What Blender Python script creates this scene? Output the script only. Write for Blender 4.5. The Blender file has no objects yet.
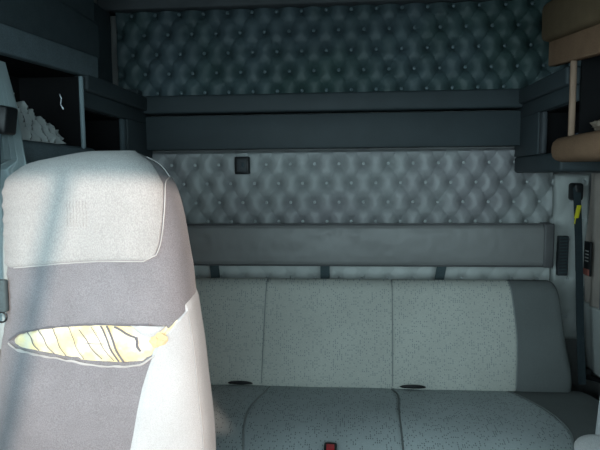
import bpy, bmesh, random
from math import *
from mathutils import Vector, Matrix, noise as mnoise
random.seed(7)
SC = bpy.context.scene
COL = SC.collection

# ---------------------------------------------------------------- camera
FPX = 535.0
YAW, PIT, ROL, HCAM = radians(4.5), radians(5.02), radians(.45), 1.35
fw = Vector((-sin(YAW)*cos(PIT), cos(YAW)*cos(PIT), -sin(PIT)))
r0 = Vector((cos(YAW), sin(YAW), 0)); u0 = r0.cross(fw)
rt = r0*cos(ROL) - u0*sin(ROL); up = rt.cross(fw)
CAM = Vector((0, 0, HCAM))
cam = bpy.data.cameras.new('camera'); cam.sensor_width = 36; cam.lens = FPX*36/600; cam.clip_start = .02
co = bpy.data.objects.new('camera', cam); COL.objects.link(co)
M = Matrix((rt, up, -fw)).transposed().to_4x4(); M.translation = CAM
co.matrix_world = M
SC.camera = co

# ---------------------------------------------------------------- world, sun, exposure
SC.view_settings.view_transform = 'Standard'; SC.view_settings.look = 'None'
SC.view_settings.gamma = 1; SC.view_settings.use_curve_mapping = False
SC.view_settings.exposure = 2.35
SC.cycles.use_denoising = True
SC.cycles.max_bounces = 8; SC.cycles.diffuse_bounces = 5
SC.cycles.sample_clamp_indirect = 6
w = bpy.data.worlds.new('sky'); SC.world = w; w.use_nodes = True
wn = w.node_tree; bg = wn.nodes['Background']
SKY_EL, SKY_AZ = 10.4, 29            # sun height; swing to the right of straight ahead of the cab
bg.inputs[0].default_value = (.68, .91, .97, 1); bg.inputs[1].default_value = 1.5
sun = bpy.data.lights.new('sun', 'SUN'); sun.energy = .72; sun.angle = radians(1.2); sun.color = (1, .79, .67)
so = bpy.data.objects.new('sun', sun); COL.objects.link(so)
e_, a_ = radians(SKY_EL), radians(SKY_AZ)
sd = Vector((-sin(a_)*cos(e_), cos(a_)*cos(e_), -sin(e_)))      # the way the light travels
so.rotation_euler = sd.to_track_quat('-Z', 'Y').to_euler(); so.location = (3, -4, 4)
def portal(name, loc, d, sx, sy):
    l = bpy.data.lights.new(name, 'AREA'); l.shape = 'RECTANGLE'; l.size = sx; l.size_y = sy; l.cycles.is_portal = True
    o = bpy.data.objects.new(name, l); COL.objects.link(o); o.location = loc
    o.rotation_euler = Vector(d).to_track_quat('-Z', 'Z').to_euler()
WS = (1.02, 1.78)       # windshield sill and head heights
DW = (.94, 1.71)       # door window heights
portal('windshield_portal', (0, -.80, sum(WS)/2), (0, 1, 0), 2.1, WS[1]-WS[0])
portal('side_portal', (-1.17, .22, sum(DW)/2), (1, 0, 0), .95, DW[1]-DW[0])

def ray(px, py): return fw + rt*((px-300)/FPX) - up*((py-225)/FPX)
def P(px, py, Y): d = ray(px, py); return CAM + d*(Y/d.y)
def PX(px, py, X): d = ray(px, py); return CAM + d*(X/d.x)
def PZ(px, py, Z): d = ray(px, py); return CAM + d*((Z-HCAM)/d.z)
def interp(pts, v):
    pts = sorted(pts)
    if v <= pts[0][0]: return pts[0][1]
    for (a, b), (c, d) in zip(pts, pts[1:]):
        if v <= c:
            t = (v-a)/(c-a) if c > a else 0
            return b+(d-b)*t
    return pts[-1][1]
def cat(pts, v):
    """smooth interpolation of a table"""
    n = len(pts)
    for i in range(n-1):
        if v <= pts[i+1][0] or i == n-2:
            a, b = pts[i], pts[i+1]; f = min(1, max(0, (v-a[0])/(b[0]-a[0])))
            p, q = pts[max(0, i-1)], pts[min(n-1, i+2)]
            def sl(A, B): return (B[1]-A[1])/(B[0]-A[0]) if B[0] != A[0] else 0
            m0, m1 = sl(p, b), sl(a, q); h = b[0]-a[0]
            return (2*f**3-3*f*f+1)*a[1]+(f**3-2*f*f+f)*h*m0+(-2*f**3+3*f*f)*b[1]+(f**3-f*f)*h*m1
def sm(t): t = min(1, max(0, t)); return t*t*(3-2*t)

# ---------------------------------------------------------------- materials
MATS = {}
def mat(name, col, rough=.8, spec=.3, var=.12, vscale=8, bump=.0, bscale=300, metal=0, fine=0, sheen=0, aniso=(1,1,1), col2=None, tscale=3, tamt=.0):
    m = bpy.data.materials.new(name); m.use_nodes = True; nt = m.node_tree; N = nt.nodes; L = nt.links
    b = N['Principled BSDF']; b.inputs['Roughness'].default_value = rough; b.inputs['Metallic'].default_value = metal
    b.inputs['Specular IOR Level'].default_value = spec; b.inputs['Sheen Weight'].default_value = sheen
    tc = N.new('ShaderNodeTexCoord'); mp = N.new('ShaderNodeMapping'); mp.inputs['Scale'].default_value = aniso
    L.new(tc.outputs['Object'], mp.inputs[0])
    n1 = N.new('ShaderNodeTexNoise'); n1.inputs['Scale'].default_value = vscale; n1.inputs['Detail'].default_value = 4
    L.new(mp.outputs[0], n1.inputs['Vector'])
    mr = N.new('ShaderNodeMapRange'); mr.inputs[1].default_value = .3; mr.inputs[2].default_value = .7
    mr.inputs[3].default_value = 1-var; mr.inputs[4].default_value = 1+var
    L.new(n1.outputs[0], mr.inputs[0])
    mx = N.new('ShaderNodeMix'); mx.data_type = 'RGBA'; mx.blend_type = 'MULTIPLY'; mx.inputs[0].default_value = 1
    mx.inputs[6].default_value = (*col, 1)
    if col2:
        n3 = N.new('ShaderNodeTexNoise'); n3.inputs['Scale'].default_value = tscale; n3.inputs['Detail'].default_value = 3
        L.new(tc.outputs['Object'], n3.inputs['Vector'])
        m3 = N.new('ShaderNodeMapRange'); m3.inputs[1].default_value = .42; m3.inputs[2].default_value = .62
        L.new(n3.outputs[0], m3.inputs[0])
        c3 = N.new('ShaderNodeMix'); c3.data_type = 'RGBA'; c3.inputs[6].default_value = (*col, 1); c3.inputs[7].default_value = (*col2, 1)
        L.new(m3.outputs[0], c3.inputs[0]); L.new(c3.outputs[2], mx.inputs[6])
    L.new(mr.outputs[0], mx.inputs[7])
    out = mx.outputs[2]
    if fine:
        n2 = N.new('ShaderNodeTexNoise'); n2.inputs['Scale'].default_value = 420; n2.inputs['Detail'].default_value = 2
        L.new(mp.outputs[0], n2.inputs['Vector'])
        r2 = N.new('ShaderNodeMapRange'); r2.inputs[1].default_value = .35; r2.inputs[2].default_value = .65
        r2.inputs[3].default_value = 1-fine; r2.inputs[4].default_value = 1+fine
        L.new(n2.outputs[0], r2.inputs[0])
        m2 = N.new('ShaderNodeMix'); m2.data_type = 'RGBA'; m2.blend_type = 'MULTIPLY'; m2.inputs[0].default_value = 1
        L.new(out, m2.inputs[6]); L.new(r2.outputs[0], m2.inputs[7]); out = m2.outputs[2]
    L.new(out, b.inputs['Base Color'])
    if bump:
        nb = N.new('ShaderNodeTexNoise'); nb.inputs['Scale'].default_value = bscale; nb.inputs['Detail'].default_value = 2
        L.new(mp.outputs[0], nb.inputs['Vector'])
        bp = N.new('ShaderNodeBump'); bp.inputs['Strength'].default_value = bump; bp.inputs['Distance'].default_value = .003
        L.new(nb.outputs[0], bp.inputs['Height']); L.new(bp.outputs[0], b.inputs['Normal'])
    MATS[name] = m; m['out'] = 0
    return m
def dashed(name, col, dark, axes, cell=(.0085, .0065), var=.06):
    """woven upholstery with small dark dashes in a loose grid"""
    m = mat(name, col, .95, .15, var, 5, .5, 500, fine=.10)
    nt = m.node_tree; N = nt.nodes; L = nt.links; b = N['Principled BSDF']
    src = b.inputs['Base Color'].links[0].from_socket
    tc = N.new('ShaderNodeTexCoord'); sp = N.new('ShaderNodeSeparateXYZ'); L.new(tc.outputs['Object'], sp.inputs[0])
    def mth(op, a, bb=None):
        n = N.new('ShaderNodeMath'); n.operation = op
        for i, q in enumerate((a, bb)):
            if q is None: continue
            if isinstance(q, (int, float)): n.inputs[i].default_value = q
            else: L.new(q, n.inputs[i])
        return n.outputs[0]
    us = mth('DIVIDE', sp.outputs[axes[0]], cell[0]); vs = mth('DIVIDE', sp.outputs[axes[1]], cell[1])
    cb = N.new('ShaderNodeCombineXYZ'); L.new(mth('FLOOR', us), cb.inputs[0]); L.new(mth('FLOOR', vs), cb.inputs[1])
    wn_ = N.new('ShaderNodeTexWhiteNoise'); wn_.noise_dimensions = '2D'; L.new(cb.outputs[0], wn_.inputs['Vector'])
    # clumps of dashes
    sc_ = N.new('ShaderNodeVectorMath'); sc_.operation = 'SCALE'; sc_.inputs['Scale'].default_value = .23; L.new(cb.outputs[0], sc_.inputs[0])
    nz = N.new('ShaderNodeTexNoise'); nz.inputs['Scale'].default_value = 1; nz.inputs['Detail'].default_value = 2; L.new(sc_.outputs[0], nz.inputs['Vector'])
    thr = mth('ADD', mth('MULTIPLY', nz.outputs[0], 1.1), .20)
    on = mth('GREATER_THAN', wn_.outputs[0], thr)
    fu = mth('LESS_THAN', mth('ABSOLUTE', mth('SUBTRACT', mth('FRACT', us), .5)), .24)
    fv = mth('LESS_THAN', mth('ABSOLUTE', mth('SUBTRACT', mth('FRACT', vs), .5)), .34)
    mask = mth('MULTIPLY', on, mth('MULTIPLY', fu, fv))
    mk = N.new('ShaderNodeMix'); mk.data_type = 'RGBA'; L.new(mask, mk.inputs[0]); L.new(src, mk.inputs[6]); mk.inputs[7].default_value = (*dark, 1)
    L.new(mk.outputs[2], b.inputs['Base Color'])
    return m

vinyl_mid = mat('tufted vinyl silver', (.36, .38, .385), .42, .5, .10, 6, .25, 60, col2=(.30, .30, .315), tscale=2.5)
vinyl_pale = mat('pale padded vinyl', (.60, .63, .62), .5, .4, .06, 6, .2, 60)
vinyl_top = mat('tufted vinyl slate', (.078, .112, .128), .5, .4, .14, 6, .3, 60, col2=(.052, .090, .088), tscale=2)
vinyl_pad = mat('grey pad vinyl', (.27, .272, .272), .45, .45, .08, 5, .35, 25)
vinyl_edge = mat('dark edge vinyl', (.13, .13, .135), .5, .4)
button_m = mat('button silver', (.50, .53, .54), .3, .6)
button_t = mat('button slate', (.13, .18, .20), .3, .6)
trim_m = mat('slate plastic trim', (.040, .053, .060), .6, .35, .08, 10, .2, 200)
trim_d = mat('dark plastic', (.055, .062, .07), .6, .35)
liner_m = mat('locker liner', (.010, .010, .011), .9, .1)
black_m = mat('black plastic', (.010, .011, .013), .45, .4)
lip_l = mat('slate carpet', (.155, .20, .225), .95, .1, .08, 20, .5, 400, fine=.15)
lip_l2 = mat('dark slate carpet', (.075, .098, .11), .95, .1, .08, 20, .5, 400, fine=.15)
lip_r = mat('tan carpet', (.27, .165, .105), .95, .1, .08, 20, .5, 400, fine=.12)
lip_r2 = mat('olive carpet', (.165, .118, .072), .95, .1, .08, 20, .5, 400, fine=.12)
post_m = mat('beige post plastic', (.30, .20, .145), .6, .3)
post_l = mat('grey post plastic', (.24, .31, .34), .6, .3)
wall_m = mat('wall vinyl', (.30, .31, .31), .7, .3, .10, 4, .3, 50, col2=(.25, .25, .25))
roof_m = mat('headliner', (.12, .13, .14), .95, .1)
floor_m = mat('rubber floor', (.03, .03, .032), .9, .2)
bench_c = dashed('dashed bench cloth', (.55, .56, .52), (.33, .36, .36), (0, 2))
seat_c = dashed('dashed seat cloth', (.44, .49, .50), (.21, .23, .24), (0, 1), cell=(.0072, .0085))
bench_p = mat('plain bench cloth', (.17, .185, .185), .95, .15, .08, 5, .5, 500, fine=.08)
seam_m = mat('bench piping', (.29, .31, .31), .8, .2)
strap_m = mat('slate webbing', (.075, .105, .115), .8, .2, .1, 40, .4, 300)
belt_m = mat('black webbing', (.028, .042, .050), .7, .3, .1, 40, .4, 300)
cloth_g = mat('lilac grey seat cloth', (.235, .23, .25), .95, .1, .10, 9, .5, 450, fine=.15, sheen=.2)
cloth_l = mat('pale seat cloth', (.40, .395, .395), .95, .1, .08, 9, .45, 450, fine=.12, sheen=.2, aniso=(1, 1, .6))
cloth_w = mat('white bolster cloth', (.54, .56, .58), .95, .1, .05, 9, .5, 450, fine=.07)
cloth_s = mat('shadow grey gusset cloth', (.25, .245, .265), .95, .1, .10, 9, .6, 450, fine=.2)
thread_w = mat('pale thread', (.48, .47, .47), .8, .2)
thread_g = mat('grey thread', (.17, .17, .19), .8, .2)
foam_m = mat('yellow foam', (.78, .70, .42), .95, .1, .1, 30, .6, 120, col2=(.84, .80, .66), tscale=25)
foam_b = mat('browned foam', (.62, .53, .32), .95, .1, .12, 40, .6, 120)
curtain_m = mat('pale blue curtain', (.36, .44, .46), .9, .15, .06, 10, .3, 200)
curtain_b = mat('brown grey curtain', (.36, .315, .285), .9, .15, .08, 10, .3, 200)
pleat_m = mat('pleated cloth', (.42, .45, .45), .9, .15, .08, 20, .3, 300)
blue_m = mat('blue cloth', (.12, .15, .21), .9, .15)
tan_m = mat('tan crumpled cloth', (.30, .24, .19), .9, .15)
yellow_m = mat('yellow tag', (.75, .68, .03), .5, .3)
red_m = mat('red button', (.60, .05, .06), .4, .5)
white_m = mat('white print', (.55, .55, .55), .6, .3)
pink_m = mat('faded red print', (.45, .15, .12), .6, .3)
chrome_m = mat('worn metal', (.22, .24, .26), .3, .5, metal=1)
asphalt_m = mat('asphalt', (.09, .09, .09), .95, .1)

# ---------------------------------------------------------------- object helpers
def tag(o, label=None, cat=None, group=None, kind=None):
    if label: o['label'] = label
    if cat: o['category'] = cat
    if group: o['group'] = group
    if kind: o['kind'] = kind
    return o
def thing(name, label, cat, loc, group=None):
    o = bpy.data.objects.new(name, None); o.empty_display_size = .05; COL.objects.link(o); o.location = loc
    return tag(o, label, cat, group)
def wloc(o):
    v = Vector(o.location)
    while o.parent: o = o.parent; v += Vector(o.location)
    return v
def mk(name, vs, fs, m, parent=None, smooth=True, label=None, fm=None):
    vs = [Vector(v) for v in vs]
    lo = Vector([min(v[i] for v in vs) for i in range(3)]); hi = Vector([max(v[i] for v in vs) for i in range(3)])
    c = (lo+hi)/2
    me = bpy.data.meshes.new(name); me.from_pydata([v-c for v in vs], [], fs); me.validate()
    for q in (m if isinstance(m, (list, tuple)) else [m]): me.materials.append(q)
    bm = bmesh.new(); bm.from_mesh(me); bmesh.ops.remove_doubles(bm, verts=bm.verts, dist=1e-6)
    bmesh.ops.recalc_face_normals(bm, faces=bm.faces); bm.to_mesh(me); bm.free()
    if smooth:
        me.shade_smooth()
    o = bpy.data.objects.new(name, me); COL.objects.link(o)
    if parent: o.parent = parent; o.location = c-wloc(parent)
    else: o.location = c
    if label: o['label'] = label
    return o
def put(name, me, at, parent):
    o = bpy.data.objects.new(name, me); COL.objects.link(o); o.parent = parent; o.location = Vector(at)-wloc(parent); return o
class G:
    """collects shapes into one mesh"""
    def __init__(s): s.v = []; s.f = []
    def add(s, v, f):
        n = len(s.v); s.v += [Vector(q) for q in v]; s.f += [[i+n for i in q] for q in f]; return s
    def hexa(s, p, r=0, seg=2):
        """p: 8 corners, bottom ring then top ring"""
        bm = bmesh.new(); b = [bm.verts.new(q) for q in p]
        for q in ((3,2,1,0), (4,5,6,7), (0,1,5,4), (1,2,6,5), (2,3,7,6), (3,0,4,7)): bm.faces.new([b[i] for i in q])
        if r: bmesh.ops.bevel(bm, geom=list(bm.edges), offset=r, segments=seg, profile=.5, affect='EDGES', clamp_overlap=True)
        bm.verts.index_update()
        s.add([v.co.copy() for v in bm.verts], [[v.index for v in f.verts] for f in bm.faces]); bm.free(); return s
    def box(s, x0, x1, y0, y1, z0, z1, r=0, seg=2):
        return s.hexa([(x0,y0,z0),(x1,y0,z0),(x1,y1,z0),(x0,y1,z0),(x0,y0,z1),(x1,y0,z1),(x1,y1,z1),(x0,y1,z1)], r, seg)
    def tube(s, pts, r, n=6, flat=None):
        pts = [Vector(p) for p in pts]; rings = []
        prev = None
        for i, p in enumerate(pts):
            t = (pts[min(i+1, len(pts)-1)]-pts[max(i-1, 0)]).normalized()
            a = Vector((0, -1, 0)) if abs(t.y) < .9 else Vector((0, 0, 1))
            if prev is not None: a = prev
            a = (a-t*a.dot(t)).normalized(); prev = a; b = t.cross(a)
            rr = r(i/(len(pts)-1)) if callable(r) else r
            ra, rb = (rr, rr) if not flat else (rr*flat[0], rr*flat[1])
            rings.append([p+a*cos(2*pi*k/n)*ra+b*sin(2*pi*k/n)*rb for k in range(n)])
        v = [q for g in rings for q in g]
        f = [[i*n+k, i*n+(k+1) % n, (i+1)*n+(k+1) % n, (i+1)*n+k] for i in range(len(pts)-1) for k in range(n)]
        f += [list(range(n))[::-1], [(len(pts)-1)*n+k for k in range(n)]]
        return s.add(v, f)
    def grid(s, fn, nu, nv):
        v = [fn(i/nu, j/nv) for j in range(nv+1) for i in range(nu+1)]
        f = [[j*(nu+1)+i, j*(nu+1)+i+1, (j+1)*(nu+1)+i+1, (j+1)*(nu+1)+i] for j in range(nv) for i in range(nu)]
        return s.add(v, f)
    def slab(s, fn, nu, nv, off):
        """closed sheet: fn front, fn+off back, rim joined"""
        a = [Vector(fn(i/nu, j/nv)) for j in range(nv+1) for i in range(nu+1)]; n = len(a)
        v = a+[q+Vector(off) for q in a]; W = nu+1
        f = []
        for j in range(nv):
            for i in range(nu):
                q = [j*W+i, j*W+i+1, (j+1)*W+i+1, (j+1)*W+i]; f.append(q); f.append([k+n for k in q][::-1])
        for i in range(nu):
            f.append([i+1, i, i+n, i+1+n]); f.append([nv*W+i, nv*W+i+1, nv*W+i+1+n, nv*W+i+n])
        for j in range(nv):
            f.append([j*W, (j+1)*W, (j+1)*W+n, j*W+n]); f.append([(j+1)*W+nu, j*W+nu, j*W+nu+n, (j+1)*W+nu+n])
        return s.add(v, f)
    def make(s, name, m, parent=None, smooth=True, label=None):
        o = mk(name, s.v, s.f, m, parent, smooth, label)
        if smooth: o.data.set_sharp_from_angle(angle=radians(50))
        return o
def struct(name, g, m, smooth=False):
    o = g.make(name, m, None, smooth); o['kind'] = 'structure'; return o

# ================================================================ cab shell
XW, YB, YF, ZC = 1.12, 2.52, -.80, 2.20
struct('floor', G().box(-XW, XW, YF, YB, -.05, 0), floor_m)
struct('ceiling', G().box(-XW-.05, XW+.05, YF-.05, YB+.05, ZC, ZC+.05), roof_m)
struct('wall_back', G().box(-XW, XW, YB, YB+.05, 0, ZC), wall_m)
def side_wall(s):
    g = G(); a, b = sorted((s*XW, s*(XW+.05))); y0, y1 = -.27, .72
    g.box(a, b, YF, y0, 0, ZC).box(a, b, y1, YB, 0, ZC).box(a, b, y0, y1, 0, DW[0]).box(a, b, y0, y1, DW[1], ZC)
    return g
struct('wall_left', side_wall(-1), wall_m)
g = G().box(XW, XW+.05, YF, YB, 0, ZC)          # no opening: unseen door window walled up to keep sun off the bench
struct('wall_right', g, wall_m)
g = G().box(-XW, XW, YF-.05, YF, 0, WS[0]).box(-XW, XW, YF-.05, YF, WS[1], ZC)
g.box(-XW, -XW+.07, YF-.05, YF, WS[0], WS[1]).box(XW-.07, XW, YF-.05, YF, WS[0], WS[1])
g.hexa([(.24,YF-.03,WS[0]),(.275,YF-.03,WS[0]),(.275,YF,WS[0]),(.24,YF,WS[0]),(.455,YF-.03,WS[1]),(.49,YF-.03,WS[1]),(.49,YF,WS[1]),(.455,YF,WS[1])])  # unseen slanted bar, added to cast the shadow band on the driver seat
struct('wall_front', g, trim_d)
struct('trim_1', G().box(-XW, XW, -.78, -.30, .55, .93, .03), trim_d, True)        # dashboard below the windshield
struct('trim_2', G().box(-XW+.01, XW-.01, 2.425, YB, 2.115, ZC-.002, .008), roof_m, True)    # moulding along the roof edge
tag(struct('floor', G().box(-9, 9, -14, 9, -1.05, -1.0), asphalt_m), 'grey asphalt around the cab')

# ================================================================ tufted panels
PXS, PZS = .1125, .0885
def button_mesh(r, m, name):
    g = G(); n = 10
    rings = [(r, 0), (r*.95, -.35*r), (r*.65, -.62*r), (0.001, -.72*r)]
    v = [(rr*cos(2*pi*k/n), y, rr*sin(2*pi*k/n)) for rr, y in rings for k in range(n)]
    f = [[i*n+k, i*n+(k+1) % n, (i+1)*n+(k+1) % n, (i+1)*n+k] for i in range(3) for k in range(n)]
    me = bpy.data.meshes.new(name); me.from_pydata(v, [], f); me.materials.append(m); me.shade_smooth(); return me
def tufted(t, x0, x1, z0, z1, yf, ax, az, m, bmsh, depth=.020, step=.0055, sag=0, notch=None):
    """pillowed sheet: diamond quilting pulled in at staggered buttons"""
    nu, nv = int((x1-x0)/step), int((z1-z0)/step)
    def h(x, z):
        p, q = (x-ax)/PXS, (z-az)/PZS
        a, b = p+q/2, p-q/2
        sa, sb = abs(sin(pi*a)), abs(sin(pi*b))
        pil = (sa*sb)**.5
        da, db = a-round(a), b-round(b)
        dx, dz = (da+db)/2*PXS, (da-db)*PZS
        rr = sqrt(dx*dx+dz*dz)
        hh = .30*pil+.62-.95*exp(-(rr/.020)**2)-.45*exp(-(rr/.034)**2)-.15*exp(-(min(sa, sb)/.09)**2)
        wr = mnoise.noise(Vector((x*14, z*14, 3)))*.12+mnoise.noise(Vector((x*42, z*60, 9)))*.05
        return (hh+wr)*depth
    def fn(u, v):
        x, z = x0+(x1-x0)*u, z0+(z1-z0)*v
        e = min(x-x0, x1-x, z-z0, z1-z)
        y = yf-h(x, z)*sm(e/.012)+.008*(1-sm(e/.012))
        return Vector((x, y, z))
    back = YB-.001
    g = G().grid(fn, nu, nv)
    W = nu+1; rim = [i for i in range(W)]+[j*W+nu for j in range(1, nv+1)]+[nv*W+i for i in range(nu-1, -1, -1)]+[j*W for j in range(nv-1, 0, -1)]
    base = len(g.v)
    for i in rim: q = g.v[i].copy(); q.y = back; g.v.append(q)
    n = len(rim)
    for k in range(n): g.f.append([rim[k], rim[(k+1) % n], base+(k+1) % n, base+k])
    sh = g.make('padding', m, t)
    q0, q1 = int(floor((z0-az)/PZS)), int(ceil((z1-az)/PZS))
    for q in range(q0, q1+1):
        z = az+q*PZS
        if not z0+.008 < z < z1-.008: continue
        off = .5 if q % 2 else 0
        for p in range(-14, 15):
            x = ax+(p+off)*PXS
            if x0+.02 < x < x1-.01 and not (notch and notch(x, z)):
                put('button', bmsh, (x, yf+.006, z), t)
    return sh
bm_mid, bm_top = button_mesh(.0075, button_m, 'button'), button_mesh(.0085, button_t, 'button')
t = thing('tufted_panel', 'silver grey vinyl wall panel with diamond tufting and buttons, below the dark ledge', 'wall panel', (0, YB, 1.06))
tufted(t, -.96, .945, 1.06, 1.476, 2.478, .099, 1.414, vinyl_mid, bm_mid, depth=.024,
       notch=lambda x, z: abs(x+.458) < .03 and z > 1.38)
t = thing('tufted_panel', 'pale vinyl padded strip showing between the long board and the bench top', 'wall panel', (0, YB, .70))
tufted(t, -.96, .945, .70, 1.05, 2.478, .099, 1.414, vinyl_pale, bm_mid, depth=.012)
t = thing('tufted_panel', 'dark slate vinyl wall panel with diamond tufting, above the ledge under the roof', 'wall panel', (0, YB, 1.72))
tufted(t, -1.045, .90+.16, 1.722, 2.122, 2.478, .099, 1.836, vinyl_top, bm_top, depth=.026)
t = thing('tufted_panel', 'narrow pale vinyl wall strip with one button, right of the wide silver panel', 'wall panel', (1.01, YB, .7))
tufted(t, .952, 1.112, .60, 1.36, 2.50, 1.028, 1.2375, vinyl_pale, bm_mid, depth=.008, step=.01)

# the black switch box on the tufted panel
c = P(242.5, 165.5, 2.45)
t = thing('switch_box', 'small black square switch box on the silver tufted panel', 'switch', (c.x, 2.475, c.z))
G().box(c.x-.034, c.x+.034, 2.432, 2.482, c.z-.040, c.z+.040, .006).make('housing', black_m, t)
G().box(c.x-.022, c.x+.022, 2.428, 2.434, c.z-.028, c.z+.028, .002).make('face_plate', trim_d, t)
G().box(c.x+.000, c.x+.012, 2.421, 2.430, c.z-.008, c.z+.012, .002).make('toggle', lip_l2, t)

# ================================================================ U-shaped ledge trim
g = G().box(-.90, .80, 2.395, 2.47, 1.482, 1.632, .004)          # recessed lower face
struct('trim_3', g, trim_m, True)
g = G().box(-.91, .80, 2.375, 2.47, 1.642, 1.722, .010, 3)       # proud upper moulding
struct('trim_4', g, trim_m, True)
struct('trim_5', G().box(-1.06, -.92, 2.40, 2.47, 1.722, 1.756, .004), trim_m, True)

def cubby(s, x, label):
    """shelf box against the side wall, joined to the ledge; open towards the middle of the cab"""
    t = thing('side_cubby', label, 'cubby', (s*(abs(x)+XW)/2, 2.1, 1.35))
    def B(xa, xb, *r, **k):
        a, b = sorted((s*xa, s*xb)); return G().box(a, b, *r, **k)
    X = abs(x); y0, y1 = (1.812 if s < 0 else 1.895), 2.47
    B(X, XW, (1.89 if s < 0 else 1.962), y1, 1.365, 1.435, r=.012, seg=3).make('bottom_panel', trim_m, t)
    B(X, XW, y0, y1, 1.60, 1.655, r=.004).make('header_panel', trim_m, t)
    B(X-.015, XW, y0, y1, 1.655, 1.718, r=.010, seg=3).make('top_moulding', trim_m, t)
    B(X, X+.03, 2.185, 2.47, 1.435, 1.60, r=.004).make('end_panel', trim_m, t)
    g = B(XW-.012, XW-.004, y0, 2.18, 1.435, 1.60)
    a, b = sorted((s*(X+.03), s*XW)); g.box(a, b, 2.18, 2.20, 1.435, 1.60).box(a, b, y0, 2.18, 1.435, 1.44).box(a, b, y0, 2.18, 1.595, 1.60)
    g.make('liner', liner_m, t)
    B(X+.004, X+.026, 2.150, 2.186, 1.436, 1.599, r=.008, seg=3).make('opening_trim', trim_d if s > 0 else lip_l2, t)
    return t
cubby(-1, -.885, 'dark slate open cubby box left of the ledge, behind the grey front seat')
struct('trim_7', G().box(1.052, XW, 1.50, 2.44, .52, .80, .012), vinyl_pale, True)
cubby(1, .765, 'dark slate open cubby box at the right end of the ledge')

# ================================================================ overhead side lockers
def quadstrip(s, name, t, xi, xo, ya, yb, zs, m, r=.012, label=None):
    """board running front to back; zs = (z bottom at ya, z top at ya, z bottom at yb, z top at yb)"""
    a, b = sorted((s*xi, s*xo))
    zb0, zt0, zb1, zt1 = zs
    return G().hexa([(a,ya,zb0),(b,ya,zb0),(b,yb,zb1),(a,yb,zb1),(a,ya,zt0),(b,ya,zt0),(b,yb,zt1),(a,yb,zt1)], r, 3).make(name, m, t, label=label)
# left locker
t = thing('overhead_locker', 'slate carpeted open overhead locker on the left side wall', 'locker', (-1.0, 1.45, 1.44))
quadstrip(-1, 'lip', t, .870, .905, .95, 1.90, (1.655, 1.728, 1.710, 1.788), lip_l, .006)
quadstrip(-1, 'lid', t, .895, XW-.01, .95, 1.985, (1.72, 1.93, 1.78, 1.93), lip_l2, .02)
quadstrip(-1, 'top_panel', t, .93, XW-.01, .95, 2.02, (1.92, 2.19, 1.92, 2.19), lip_l2, .01)
struct('trim_6', G().box(-XW, -1.06, 2.025, 2.46, 1.73, 2.11, .004), lip_l2, True)
quadstrip(-1, 'shelf', t, .875, XW-.01, .95, 1.885, (1.385, 1.463, 1.385, 1.463), lip_l, .022)
quadstrip(-1, 'end_post', t, .872, .888, 1.775, 1.79, (1.455, 1.70, 1.455, 1.70), post_l, .008)
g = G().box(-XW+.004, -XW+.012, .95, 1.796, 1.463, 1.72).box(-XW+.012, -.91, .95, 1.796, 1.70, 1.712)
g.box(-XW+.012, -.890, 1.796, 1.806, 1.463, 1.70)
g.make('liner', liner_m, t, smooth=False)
# right locker
t = thing('overhead_locker', 'tan and olive carpeted open overhead locker on the right side wall', 'locker', (1.0, 1.45, 1.38))
quadstrip(1, 'lip', t, .755, .79, 1.42, 2.075, (1.683, 1.772, 1.750, 1.845), lip_r, .006)
quadstrip(1, 'lid', t, .725, XW-.01, 1.42, 2.085, (1.766, 1.931, 1.838, 1.975), lip_r2, .024)
quadstrip(1, 'top_panel', t, .86, XW-.01, 1.42, 2.25, (1.905, 2.19, 1.95, 2.19), lip_l2, .01)
quadstrip(1, 'shelf', t, .722, XW-.01, 1.42, 1.958, (1.398, 1.483, 1.398, 1.483), lip_r, .034)
quadstrip(1, 'end_post', t, .757, .778, 1.872, 1.890, (1.47, 1.735, 1.47, 1.735), post_m, .008)
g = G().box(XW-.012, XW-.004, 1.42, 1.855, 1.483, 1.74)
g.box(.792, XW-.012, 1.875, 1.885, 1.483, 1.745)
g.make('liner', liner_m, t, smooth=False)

# ---- things lying in the lockers
def crumple(name, label, cat, c, sx, sy, sz, m, seed, pleat=0):
    def fn(u, v):
        th, ph = u*2*pi, v*pi
        d = Vector((cos(th)*sin(ph), sin(th)*sin(ph), cos(ph)))
        n = 1+.45*mnoise.noise(d*2.2+Vector((seed, 0, 0)))+.22*mnoise.noise(d*6+Vector((0, seed, 0)))
        z = d.z*sz*n
        return Vector((c[0]+d.x*sx*n, c[1]+d.y*sy*n, c[2]+max(z, -sz*.8)))
    o = G().grid(fn, 36, 24).make(name, m); tag(o, label, cat); return o
crumple('folded_cloth', 'dark blue crumpled cloth deep inside the right cubby', 'cloth', (.90, 2.04, 1.468), .075, .07, .040, blue_m, 4)
q = PX(593, 129, .80)
crumple('folded_cloth', 'tan crumpled cloth lying on the right locker shelf', 'cloth', (.83, 1.73, 1.505), .045, .09, .032, tan_m, 11)
# pleated cloth on the left shelf: a fan of upright folds stepping down towards the rear
def pleats():
    n = 6; g = G()
    y0, y1 = 1.40, 1.67
    def fn(u, v):
        k = u*n-.9*(1-v)+.9
        fr = k-floor(k); ridge = (.5-.5*cos(2*pi*fr))
        top = 1.578-.100*u+.028*ridge
        y = y0+(y1-y0)*u+.045*v
        x = -.960+.085*ridge*(1-.2*v)-.03*v+.015*mnoise.noise(Vector((u*9, v*4, 2)))
        z = 1.464+(top-1.464)*v
        return Vector((x, y, z))
    g.slab(fn, 84, 10, (-.006, 0, 0)); return g
tag(pleats().make('pleated_cloth', pleat_m), 'pale pleated cloth fanned out on the left locker shelf', 'cloth')
g = G().tube([(-.935, 1.74, 1.635), (-.93, 1.742, 1.62), (-.935, 1.745, 1.60), (-.928, 1.75, 1.585)], .0022)  # short bent metal sliver for a few faint pale specks
tag(g.make('shiny_sliver', chrome_m), 'tiny shiny sliver inside the dark left locker', 'hook')

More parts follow.
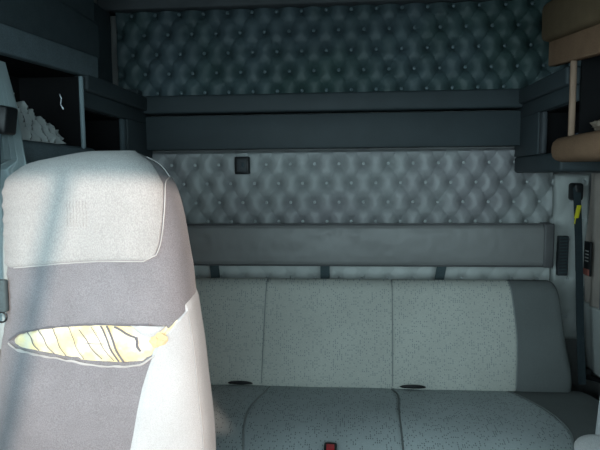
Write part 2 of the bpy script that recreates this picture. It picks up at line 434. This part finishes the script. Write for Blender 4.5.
# ================================================================ padded board in front of the tufted wall
XL, XR = -.93, .915
t = thing('padded_board', 'long grey vinyl padded board across the tufted wall above the bench', 'cushion', (0, 2.44, .955))
def board(u, v):
    # u across, v around the section
    x = XL+(XR-.045-XL)*u
    a = [(2.45, .958), (2.392, .958), (2.380, .963), (2.374, .975), (2.372, 1.0), (2.371, 1.05), (2.372, 1.10), (2.376, 1.126), (2.384, 1.136), (2.396, 1.141), (2.45, 1.141)]
    k = v*(len(a)-1); i = min(int(k), len(a)-2); f = k-i
    y = a[i][0]*(1-f)+a[i+1][0]*f; z = a[i][1]*(1-f)+a[i+1][1]*f
    if y < 2.39:
        y += .0025*mnoise.noise(Vector((x*9, z*20, 0)))+.0015*mnoise.noise(Vector((x*30, z*25, 5)))
        for cx, cz, r, d in ((-.625, 1.075, .022, .007), (-.02, 1.105, .018, .006), (.06, 1.10, .02, -.004), (-.06, 1.088, .014, .005), (-.59, 1.07, .012, -.004)):
            y += d*exp(-((x-cx)**2+(z-cz)**2)/r**2)
    return Vector((x, y, z))
g = G().grid(board, 260, 40); n = 261
g.f.append([j*n for j in range(41)]); g.f.append([j*n+260 for j in range(40, -1, -1)])
g.make('board_padding', vinyl_pad, t)
G().box(XR-.046, XR, 2.368, 2.45, .953, 1.146, .010, 3).make('end_cap', vinyl_edge, t, label='dark stitched end edge')
G().tube([(x/50*(XR-XL)+XL, 2.384, 1.1415) for x in range(51)], .0045).make('piping', vinyl_edge, t)
G().tube([(x/50*(XR-XL)+XL, 2.386, .9575) for x in range(51)], .0045).make('piping', vinyl_edge, t)
for px, tilt in ((215, .004), (325, 0), (439.5, -.012)):
    c = P(px, 270, 2.41)
    g = G().slab(lambda u, v: Vector((c.x-.021+.042*u+tilt*(1-2*v), 2.405+.012*sin(v*pi), .80+.165*v)), 4, 8, (0, .004, 0))
    g.make('strap', strap_m, t)

# ================================================================ rear bench
t = thing('rear_bench', 'long grey cloth rear bench with dashed weave and darker end panels', 'bench', (0, 1.95, 0))
BX0, BX1 = -.93, .925
# section of the backrest: bottom front -> top -> rear
bsec = [(2.165, .45), (2.150, .485), (2.146, .52), (2.152, .57), (2.168, .66), (2.190, .76), (2.212, .84), (2.228, .885), (2.245, .905), (2.268, .916), (2.295, .914), (2.315, .90), (2.325, .87), (2.33, .80), (2.33, .45)]
ssec = [(2.20, .475), (2.15, .487), (2.10, .495), (2.0, .503), (1.90, .506), (1.82, .503), (1.75, .494), (1.69, .478), (1.64, .455), (1.605, .425), (1.59, .39), (1.60, .355), (1.62, .33), (2.20, .33)]
def along(sec, v):
    k = v*(len(sec)-1); i = min(int(k), len(sec)-2); f = k-i
    def cr(a, b, c, d): return .5*((2*b)+(-a+c)*f+(2*a-5*b+4*c-d)*f*f+(-a+3*b-3*c+d)*f**3)
    g4 = [sec[max(0, min(len(sec)-1, i+o))] for o in (-1, 0, 1, 2)]
    return tuple(cr(*[q[j] for q in g4]) for j in (0, 1))
def loft(sec, cen, xa, xb, seams, soft, nu, nv, rnd):
    """sweep a section along X between curves xa(y,z), xb(y,z), with pinched seams and rounded free ends"""
    g = G()
    def fn(u, v):
        y, z = along(sec, v)
        A, B = xa(y, z), xb(y, z); x = A+(B-A)*u
        ins = 0
        for sx in seams:
            ins += .0055*exp(-((x-sx(y, z))/.005)**2)
        for e, on in ((x-A, rnd[0]), (B-x, rnd[1])):
            if on and e < on: ins += on*(1-sqrt(max(0, 1-((on-e)/on)**2)))
            elif not on and e < .006: ins += .004*(1-e/.006)
        d = Vector((cen[0]-y, cen[1]-z)); L = d.length
        q = d/L*min(ins, L*.6)
        wv = soft*mnoise.noise(Vector((x*5, y*5, z*5)))
        return Vector((x, y+q.x-wv*.6, z+q.y+wv))
    g.grid(fn, nu, nv); n = nu+1
    g.f.append([j*n for j in range(nv+1)]); g.f.append([j*n+nu for j in range(nv, -1, -1)])
    return g
line = lambda pts, ax: (lambda y, z: cat(pts, (y, z)[ax]))
s1 = line([(.5, -.335), (.92, -.320)], 1); s2 = line([(.5, .206), (.92, .209)], 1)
eb = line([(.5, .697), (.70, .705), (.92, .690)], 1); el = line([(.5, -.70), (.92, -.69)], 1)
rb = line([(.5, .921), (.92, .884)], 1)
bc = (2.25, .66)
loft(bsec, bc, el, eb, (s1, s2), .003, 320, 64, (0, 0)).make('backrest', bench_c, t)
loft(bsec, bc, eb, rb, (), .002, 50, 64, (0, .035)).make('backrest_end', bench_p, t, label='plain dark backrest end panel')
loft(bsec, bc, lambda y, z: -.93, el, (), .002, 50, 64, (.035, 0)).make('backrest_end', bench_p, t, label='plain dark backrest end panel')
# seat cushion
q1 = line([(1.6, -.315), (1.66, -.325), (1.75, -.340), (1.85, -.345), (1.95, -.332), (2.05, -.314), (2.14, -.30)], 0)
q2 = line([(1.6, .19), (1.9, .203), (2.02, .215), (2.08, .212), (2.14, .197)], 0)
q3 = line([(1.6, .70), (1.66, .722), (1.72, .745), (1.78, .757), (1.86, .752), (1.94, .735), (2.02, .709), (2.10, .68), (2.17, .655)], 0)
q0 = line([(1.6, -.70), (1.78, -.73), (1.9, -.73), (2.17, -.66)], 0)
scn = (1.90, .40)
loft(ssec, scn, q0, q3, (q1, q2), .004, 300, 60, (0, 0)).make('seat_cushion', seat_c, t)
loft(ssec, scn, q3, lambda y, z: .985, (), .002, 60, 60, (0, .03)).make('seat_end', bench_p, t, label='plain dark seat end panel')
loft(ssec, scn, lambda y, z: -.985, q0, (), .002, 60, 60, (.03, 0)).make('seat_end', bench_p, t, label='plain dark seat end panel')
def seat_z(y): 
    best = min(((abs(along(ssec, v/400)[0]-y), along(ssec, v/400)[1]) for v in range(0, 300)), key=lambda a: a[0]); return best[1]
for qq in (q1, q3, q0, q2):
    G().tube([(qq(y, 0)+.003, y, seat_z(y)-.0005) for y in [1.62+i*.0125 for i in range(42)]], .0036).make('piping', seam_m if qq is q1 else bench_p, t)
for qq, r in ((s1, .002), (s2, .002), (eb, .0026)):
    pts = [along(bsec, v/60) for v in range(6, 40)]
    G().tube([(qq(y, z), y-.001, z) for y, z in pts], r).make('piping', seam_m, t)
G().box(-.93, .97, 1.66, 2.30, .0, .335, .01).make('base_box', trim_d, t)
for px, py in ((240, 383.5), (413, 387.5)):
    c = P(px, py, 2.13)
    G().tube([(c.x-.052+.104*i/12, 2.135-.004*sin(pi*i/12), c.z+.003*sin(pi*i/12)) for i in range(13)], lambda s: .002+.0065*sin(pi*s)**.5, flat=(1, .9)).make('belt_slot', black_m, t, label='black gap between seat and backrest')

# buckle with red button near the front edge of the bench
c = PZ(330.5, 453, .46); bz = seat_z(c.y)
t = thing('seat_belt_buckle', 'black seat belt buckle with red button on the bench front edge', 'buckle', (c.x, c.y, bz))
G().hexa([(c.x-.021, c.y-.05, bz-.012), (c.x+.021, c.y-.05, bz-.012), (c.x+.021, c.y+.012, bz-.002), (c.x-.021, c.y+.012, bz-.002),
          (c.x-.021, c.y-.05, bz+.012), (c.x+.021, c.y-.05, bz+.012), (c.x+.021, c.y+.012, bz+.022), (c.x-.021, c.y+.012, bz+.022)], .005).make('housing', black_m, t)
G().hexa([(c.x-.013, c.y-.052, bz+.006), (c.x+.013, c.y-.052, bz+.006), (c.x+.013, c.y-.004, bz+.014), (c.x-.013, c.y-.004, bz+.014),
          (c.x-.013, c.y-.052, bz+.014), (c.x+.013, c.y-.052, bz+.014), (c.x+.013, c.y-.004, bz+.024), (c.x-.013, c.y-.004, bz+.024)], .002).make('red_button', red_m, t)

# ================================================================ right rear corner: belt, vent, plate, curtain
t = thing('seat_belt', 'black seat belt hanging beside the right end of the bench', 'seat belt', (.99, 2.30, .5))
G().box(.972, 1.012, 2.33, 2.40, 1.245, 1.320, .012, 3).make('guide_housing', black_m, t)
G().slab(lambda u, v: Vector((.968+.030*u-.004*(1-v)**2, 2.335-.13*(1-v)+.004*sin(6*v), .50+.80*v)), 4, 24, (0, .003, 0)).make('webbing', belt_m, t)
a = P(578, 212, 2.30)
g = G().hexa([(a.x-.013, 2.30, a.z-.026), (a.x+.004, 2.30, a.z-.026), (a.x+.004, 2.308, a.z-.026), (a.x-.013, 2.308, a.z-.026),
              (a.x-.003, 2.30, a.z+.028), (a.x+.015, 2.30, a.z+.028), (a.x+.015, 2.308, a.z+.028), (a.x-.003, 2.308, a.z+.028)], .002)
g.tube([(a.x-.008, 2.304, a.z-.026), (a.x-.010, 2.304, a.z-.05)], .0025)
g.make('yellow_tag', yellow_m, t, label='bright yellow tag')
c = P(564, 255, 2.47)
t = thing('vent_grille', 'narrow dark vertical vent on the wall strip right of the padded board', 'vent', (c.x, 2.49, c.z))
G().box(c.x-.024, c.x+.020, 2.470, 2.50, c.z-.095, c.z+.085, .004).make('frame', trim_d, t)
me = None
for i in range(12):
    z = c.z-.082+i*.0142
    if me is None:
        o = G().box(c.x-.019, c.x+.015, 2.465, 2.478, z, z+.007, .001).make('slat', strap_m, t); me = o.data
    else: put('slat', me, (c.x-.002, 2.4715, z+.0035), t)
# curtain gathered on the right wall
def cur(x, ya, yb, za, zb, n, amp, slant=0, s=1):
    def fn(u, v):
        y = ya+(yb-ya)*u+slant*(v)
        return Vector((x-s*amp*(.5+.5*sin(u*n*2*pi+.6*sin(5*v)))-s*.004*mnoise.noise(Vector((u*12, v*5, 1))), y, za+(zb-za)*v))
    return fn
t = thing('curtain', 'brown grey curtain hanging on the right wall behind the seat belt', 'curtain', (1.08, 2.0, .85))
G().slab(cur(1.075, 1.45, 2.40, .80, 1.36, 9, .026), 160, 20, (.004, 0, 0)).make('curtain_cloth', curtain_b, t)
G().tube([(1.040, 2.215, .81+.56*i/10) for i in range(11)], .003).make('seam', thread_g, t)
c = PX(585, 262, 1.05)
t = thing('warning_plate', 'small black plate with white marks and red end on the curtained right wall', 'sign', (c.x, c.y, c.z))
y0, y1 = 2.205, 2.245
c = P(585.5, 262, 2.22)
x = 1.026
G().box(x, x+.008, 2.285, 2.345, c.z-.072, c.z+.072, .002).make('plate', black_m, t)
for i in range(4): G().box(x-.002, x+.001, 2.30, 2.33, c.z+.0+i*.014-.012, c.z+.004+i*.014-.012).make('white_mark', white_m, t)
G().box(x-.002, x+.001, 2.289, 2.341, c.z-.070, c.z-.044).make('red_mark', pink_m, t)
# latch low on the right wall
c = P(588, 378, 2.25)
t = thing('latch', 'small black latch low on the right wall beside the bench', 'latch', (c.x, c.y, c.z))
G().hexa([(c.x-.03, c.y, c.z+.0), (c.x+.10, c.y, c.z-.035), (c.x+.10, c.y+.03, c.z-.035), (c.x-.03, c.y+.03, c.z+.0),
          (c.x-.03, c.y, c.z+.015), (c.x+.10, c.y, c.z-.015), (c.x+.10, c.y+.03, c.z-.015), (c.x-.03, c.y+.03, c.z+.015)], .003).make('latch_bar', black_m, t)
G().box(c.x-.012, c.x+.012, c.y-.006, c.y+.02, c.z+.0, c.z+.035, .005).make('latch_knob', black_m, t)

# ================================================================ front seats
YS, DS, NS = 1.275, .105, 3.0        # middle plane, half depth, section exponent
def zx_l(pts): return zx([(a-4, b) for a, b in pts], YS-.06)
def zx(pts, Y=YS+.05): return sorted([(q.z, q.x) for q in (P(a, b, Y) for a, b in pts)])
RC = zx([(217, 470), (215.5, 430), (213, 400), (209, 365), (205.5, 335), (202, 312), (199, 290), (196.5, 265), (192, 240), (187, 212), (181, 190), (173, 174), (163, 163), (154, 157.5)])
LC = zx_l([(-6, 470), (-4, 430), (-3, 400), (-1, 365), (1, 335), (4.5, 310), (5, 290), (4.5, 265), (3, 240), (1.5, 212), (1, 192), (5, 180), (16, 170), (32, 162.5)])
ztop = P(100, 152.5, YS).z
RC = [(z, x) for z, x in RC if z < ztop-.012]+[(ztop, -.50)]
LC = [(z, x) for z, x in LC if z < ztop-.010]+[(ztop, -.60)]
def prof(z, wave=True):
    xr = interp(RC, z) if z > ztop-.02 else cat(RC, z); xl = interp(LC, z) if z > ztop-.02 else cat(LC, z)
    if wave and .95 < z < 1.36: xl += .0045*abs(sin(z*95))*sm((z-.95)/.05)*sm((1.36-z)/.03)
    return (xl+xr)/2, (xr-xl)/2
def dep(z):
    k = .075
    d = DS*sqrt(max(.0025, 1-((z-(ztop-k))/k)**2)) if z > ztop-k else DS
    return d*(1+.12*sm((1.1-z)/.3))
def tang(s): s = max(-1, min(1, s)); return asin(abs(s)**(NS/2))*(1 if s >= 0 else -1)
def surf(z, tt, off=0.0, zo=0.0):
    xc, w_ = prof(z); d = dep(z)
    st, ct = sin(tt), cos(tt)
    x = xc+(w_+off)*abs(st)**(2/NS)*(1 if st >= 0 else -1)
    y = YS-(d+off)*abs(ct)**(2/NS)*(1 if ct >= 0 else -1)
    n = .0035*mnoise.noise(Vector((x*7, y*7, z*7)))
    y += .10*(max(0, z-1.0)-.2)*0 + n
    return Vector((x, y-0.0, z+zo))
def tof(x, z): 
    xc, w_ = prof(z, False); return tang((x-xc)/w_)
ZBOT = .60
def zlev(n, za=ZBOT, zb=None):
    zb = zb or ztop
    return [za+(zb-za)*sin(.5*pi*i/n)**.8 if za == ZBOT else za+(zb-za)*i/n for i in range(n+1)]
# tear in the lower front cover
YFR = YS-DS-.008
tear_u = zx([(1, 344), (14, 335), (35, 330), (60, 327), (85, 325.5), (105, 326.5), (125, 330), (142, 336), (158, 345)], YFR)
def xz(pts): return sorted([(q.x, q.z) for q in (P(a, b, YFR) for a, b in pts)])
TU = xz([(3, 343.5), (14, 336), (35, 330.5), (60, 327), (85, 325.5), (105, 325.5), (125, 326.5), (145, 327), (158, 328), (166, 332)])
TL = xz([(3, 344.5), (14, 350), (35, 354), (60, 358), (85, 362.5), (105, 365), (125, 366), (140, 364.5), (152, 357), (166, 334)])
def rip(x, z):
    if not TU[0][0] < x < TU[-1][0]: return 0
    a, b = interp(TU, x), interp(TL, x)
    if z > a or z < b: return 0
    return sm(min(a-z, z-b)/.008)
def ramp_edges(u, v, du, dv): return sm(min(u/du if du else 1, (1-u)/du if du else 1, v/dv if dv else 1, (1-v)/dv if dv else 1))

def front_seat(mirror=False):
    """backrest, head panel, gusset, bolster, tear; the passenger seat mirrors the shapes without the tear"""
    s = -1 if mirror else 1
    mx = (lambda p: Vector((.600+(-.30-p.x)*.80, p.y, p.z))) if mirror else (lambda p: p)
    cx = prof(1.0)[0]
    lab = 'pale grey cloth passenger seat cut off by the right picture edge' if mirror else 'light grey cloth driver seat with torn cover showing yellow foam'
    base = mx(Vector((cx, 1.15, 0)))
    t = thing('front_seat', lab, 'seat', base)
    n = 150
    zs = zlev(n); K = 150
    g = G(); v = []
    for z in zs:
        for k in range(K):
            p = surf(z, 2*pi*k/K)
            if not mirror and p.y < YS:
                p.y += .017*rip(p.x, p.z)
            v.append(mx(p))
    f = [[j*K+k, j*K+(k+1) % K, (j+1)*K+(k+1) % K, (j+1)*K+k] for j in range(n) for k in range(K)]
    f += [list(range(K)), [n*K+k for k in range(K)][::-1]]
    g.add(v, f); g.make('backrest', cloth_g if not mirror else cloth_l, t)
    # head panel
    hb = xz([(3, 271), (8, 270), (30, 267.5), (60, 264.5), (100, 262), (130, 262.5), (147, 263), (160, 263)])
    hr = zx([(140, 263.2), (149, 260), (154, 252), (156.5, 238), (157.5, 220), (157, 200), (154.5, 182), (151.5, 168), (147, 157)], YS-DS)
    def head(u, v):
        zb = hb[0][1]+(hb[-1][1]-hb[0][1])*u
        z = zb+(ztop-.001-zb)*sin(v*pi/2)
        xr_ = cat(hr, min(z, hr[-1][0]))
        xc, w_ = prof(z)
        sr = min(.97, (xr_-xc)/w_)
        ta, tb = -1.45, tang(sr)
        e = ramp_edges(u, v, .012, 0)*sm(v/.02)
        p = surf(z, ta+(tb-ta)*u, .0055*e-.002, .004*sm((v-.6)/.3)*e)
        zbx = interp(hb, p.x)
        p.z += (zbx-zb)*(1-v)**1.5
        return mx(p)
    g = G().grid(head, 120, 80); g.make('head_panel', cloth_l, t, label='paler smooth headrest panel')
    # seam thread round the head panel
    def on(x, z, off): return mx(surf(z, tof(x, z), off))
    pts = [on(x, interp(hb, x)+.001, .004) for x in [hb[1][0]+(P(140, 262, YFR).x-hb[1][0])*i/40 for i in range(41)]]
    pts += [on(x, z, .004) for z, x in [(hr[0][0]+(ztop-.012-hr[0][0])*i/30, cat(hr, hr[0][0]+(hr[-1][0]-hr[0][0])*i/30)) for i in range(2, 31)]]
    G().tube(pts, .0016).make('seam_thread', thread_w, t)
    # darker side gusset
    def gus(u, v):
        z0, z1 = P(190, 300, YS).z, ztop-.008
        z = z0+(z1-z0)*v
        xa = interp(sorted([(hr[0][0]-.22, -.325), (hr[0][0]-.10, -.350), (hr[0][0]-.03, -.42), (hr[0][0]+.01, hr[1][1]+.006)]+[(a, b+.006) for a, b in hr[3:]]), z)
        xc, w_ = prof(z); ta = tang(min(.995, (xa-xc)/w_)); tb = 1.9
        e = ramp_edges(u, v, .03, .02)
        return mx(surf(z, ta+(tb-ta)*u, .004*e-.002))
    # bolster
    bl = zx([(128, 470), (132, 450), (136, 430), (140, 405), (144, 385), (149, 368), (155, 350), (163, 337), (174, 323), (184, 312), (191, 306)], YS-DS*.85)
    def bol(u, v):
        z0, z1 = ZBOT+.02, bl[-1][0]
        z = z0+(z1-z0)*v
        xa = interp(bl, z); xc, w_ = prof(z)
        ta = tang(min(.96, (xa-xc)/w_)); tb = 2.0
        z += .030*u**.8*v**8
        e = sm(min(u/.03, (1-u)/.05))*sm((1-v)/.05)
        return mx(surf(z, ta+(tb-ta)*u, .007*e-.002))
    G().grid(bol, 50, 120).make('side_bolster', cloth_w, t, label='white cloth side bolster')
    pts = [mx(surf(z, 1.25, .0075)) for z in [ZBOT+.03+(bl[-1][0]-.06-ZBOT)*i/40 for i in range(41)]]
    G().tube(pts, .0014).make('seam_thread', thread_w, t)
    if not mirror:
        # stitched square mark on the head panel
        g = G()
        for i in range(7):
            a = P(65+i*3.1, 201, YFR); b = P(64.5+i*3.1, 227, YFR)
            g.tube([on(a.x, a.z+(b.z-a.z)*k/6, .0037) for k in range(7)], .0010)
        g.make('stitched_square', cloth_l, t)
        # foam inside the tear
        x0, x1 = TU[0][0]+.004, TU[-1][0]-.002
        def foam(u, v):
            x = x0+(x1-x0)*u; a, b = interp(TU, x)+.003, interp(TL, x)-.003; z = b+(a-b)*v
            p = surf(z, tof(x, z), 0)
            bul = sin(pi*v)**.7*min(1, (a-b)/.03)
            return Vector((p.x, p.y+.011-.008*bul+.003*mnoise.noise(Vector((x*35, z*60, 2))), p.z))
        G().grid(foam, 110, 20).make('foam', foam_m, t, label='exposed yellow foam')
        c0 = P(158, 336, YFR)
        def fb(u, v):
            th, ph = 2*pi*u, pi*v
            a = P(157, 341, YFR)
            return Vector((a.x-.004+.024*cos(th)*sin(ph), YFR+.0185+.004*cos(ph)+.003*mnoise.noise(Vector((th*2, ph*2, 0))), a.z-.002+.020*sin(th)*sin(ph)*(1-.3*cos(th))+.006*mnoise.noise(Vector((th*1.5, 0, 3)))))
        G().grid(fb, 24, 12).make('foam', foam_b, t, label='browned foam at the right end of the tear')
        pts = []
        for px, py in ((160, 340), (166, 334), (172, 328), (179, 321), (186, 314.5), (190, 311)):
            q = P(px, py, YFR); p = surf(q.z, tof(q.x, q.z), -.0025); pts.append(p)
        G().tube(pts, lambda s_: .0035+.004*sin(pi*s_), 8).make('foam', foam_m, t, label='strip of yellow foam along the white bolster')
        # frayed rim: several loose strands along both lips of the tear
        g = G()
        for k in range(5):
            pts = []
            for i in range(45):
                x = TU[0][0]+(TL[-2][0]-TU[0][0])*i/44; z = interp(TL, x)
                pts.append(on(x, z-.0025+.0042*mnoise.noise(Vector((x*30, k*3.1, 0))), .003+.002*mnoise.noise(Vector((x*40, k*5.1, 4)))))
            g.tube(pts, .0015, 5)
        g.make('frayed_edge', thread_w, t, label='frayed pale threads along the tear')
        g = G()
        for k in range(4):
            pts = []
            for i in range(40):
                x = TU[0][0]+(TU[-1][0]-TU[0][0])*.88*i/39; z = interp(TU, x)
                pts.append(on(x, z+.0015+.004*mnoise.noise(Vector((x*30, k*3.1, 7))), .003+.002*mnoise.noise(Vector((x*40, k*5.1, 9)))))
            g.tube(pts, .0014, 5)
        g.make('frayed_edge', thread_g, t, label='frayed grey threads along the tear')
        # slack threads slanting across the foam
        for (xa, ya), (xb, yb), r in (((22, 334), (36, 352), .0010), ((34, 332), (52, 355), .0009), ((48, 329), (64, 357), .0009), ((64, 327), (82, 360), .0008),
                                      ((76, 331), (100, 360), .0010), ((88, 328), (112, 362), .0008), ((98, 327), (117, 363), .0018), ((104, 327), (122, 364), .0022),
                                      ((80, 344), (104, 345), .0008), ((112, 328), (135, 340), .0024), ((133, 339), (138, 353), .0030)):
            A_, B_ = P(xa, ya, YFR), P(xb, yb, YFR)
            pts = []
            for i in range(11):
                x = A_.x+(B_.x-A_.x)*i/10; z = A_.z+(B_.z-A_.z)*i/10
                p = surf(z, tof(x, z), .0); p.y += .004-.003*sin(pi*i/10); p.x += .002*sin(i*.7); pts.append(p)
            G().tube(pts, r, 5).make('loose_thread', thread_g, t)
        a, b = P(118, 329, YFR), P(150, 338, YFR)
        # white flap of lining lying over the foam
        def flap(u, v):
            x = P(118+34*u, 0, YFR).x; z = P(130, 326+3*u+11*sin(pi*min(1, u*1.0))*v, YFR).z
            p = surf(z, tof(x, z), 0); p.y -= .003+.003*sin(pi*v); return p
        G().slab(flap, 16, 6, (0, .002, 0)).make('torn_flap', cloth_w, t, label='white torn lining flap')
    # squab, base and pedestal (below the picture)
    def B(x0, x1, *r, **k):
        a, b = (mx(Vector((x0, 0, 0))).x, mx(Vector((x1, 0, 0))).x); a, b = sorted((a, b)); return G().box(a, b, *r, **k)
    B(cx-.25, cx+.25, .66, 1.22, .46, .62, r=.05, seg=4).make('seat_cushion', cloth_g, t)
    B(cx-.20, cx+.20, .74, 1.24, .0, .47, r=.02).make('pedestal', trim_d, t)
    return t
front_seat(False)
ps = front_seat(True)

# passenger-side armrest seen in the lower right corner
t = thing('armrest', 'pale grey cloth armrest in the lower right corner beside the bench', 'armrest', (.62, 1.2, .70))
a = P(571, 438, 1.2)
def arm(u, v):
    # rounded bar running forward from the seat
    th = 2*pi*u; k = .5-.5*cos(pi*min(1, v/.12)) if v < .12 else 1
    r = (sin(pi*.5*min(1, v/.16)))**.6 if v < .16 else (1 if v < .9 else sqrt(max(.02, 1-((v-.9)/.1)**2)))
    x = a.x+.055+.052*cos(th)*r; z = a.z-.020+.030*sin(th)*r
    return Vector((x, 1.24-.35*v, z))
G().grid(arm, 24, 30).make('arm_pad', cloth_l, t)
G().box(a.x+.035, a.x+.075, 1.17, 1.23, a.z-.12, a.z-.035, .008).make('arm_bracket', trim_d, t)

# ================================================================ left edge: curtain, belt guide, belt
def lcur(u, v):
    y = 1.30+.16*u
    xo = -.985+.005*sin(u*9)
    z = .90+.755*v
    edge = interp([(.9, -.80), (1.30, -.808), (P(21,153,1.34).z, P(21,153,1.34).x), (P(12,100,1.34).z, P(12,100,1.34).x), (P(0,57,1.34).z, P(0,57,1.34).x), (1.96, -.95)], z)
    x = edge-u*(max(.003, edge+.868) if z > 1.38 else .16)
    return Vector((x, 1.345+.010*sin(u*22+.8*sin(3*v))-.03*u, z))
t = thing('curtain', 'pale blue gathered curtain at the left picture edge behind the driver seat', 'curtain', (-.88, 1.33, .9))
G().slab(lcur, 90, 30, (0, .004, 0)).make('curtain_cloth', curtain_m, t)
c = P(3, 118, 1.26)
t = thing('seat_belt', 'dark seat belt with black shoulder guide at the left picture edge', 'seat belt', (c.x, 1.26, .95))
G().hexa([(c.x-.06, 1.24, c.z-.035), (c.x+.014, 1.24, c.z-.040), (c.x+.014, 1.29, c.z-.040), (c.x-.06, 1.29, c.z-.035),
          (c.x-.06, 1.24, c.z+.040), (c.x+.024, 1.24, c.z+.026), (c.x+.024, 1.29, c.z+.026), (c.x-.06, 1.29, c.z+.040)], .006).make('shoulder_guide', black_m, t)
G().tube([(c.x-.05, 1.232, c.z-.002), (c.x-.012, 1.228, c.z-.018), (c.x+.006, 1.228, c.z-.036), (c.x-.004, 1.230, c.z-.046), (c.x-.03, 1.232, c.z-.040)], .0045, 8).make('metal_loop', chrome_m, t)
G().slab(lambda u, v: Vector((c.x-.030+.030*u-.004*(1-v), 1.25-.06*(1-v), 1.0+(c.z-.03-1.0)*v)), 4, 20, (0, .003, 0)).make('webbing', strap_m, t)
b = P(3, 317, 1.19)
G().box(b.x-.03, b.x+.012, 1.185, 1.20, b.z+.012, b.z+.09, .004).make('tongue_cover', strap_m, t)
G().tube([(b.x+.012*cos(th)-.002, 1.188, b.z+.012*sin(th)) for th in [2*pi*i/20 for i in range(21)]], .0022, 6).make('ring', black_m, t)
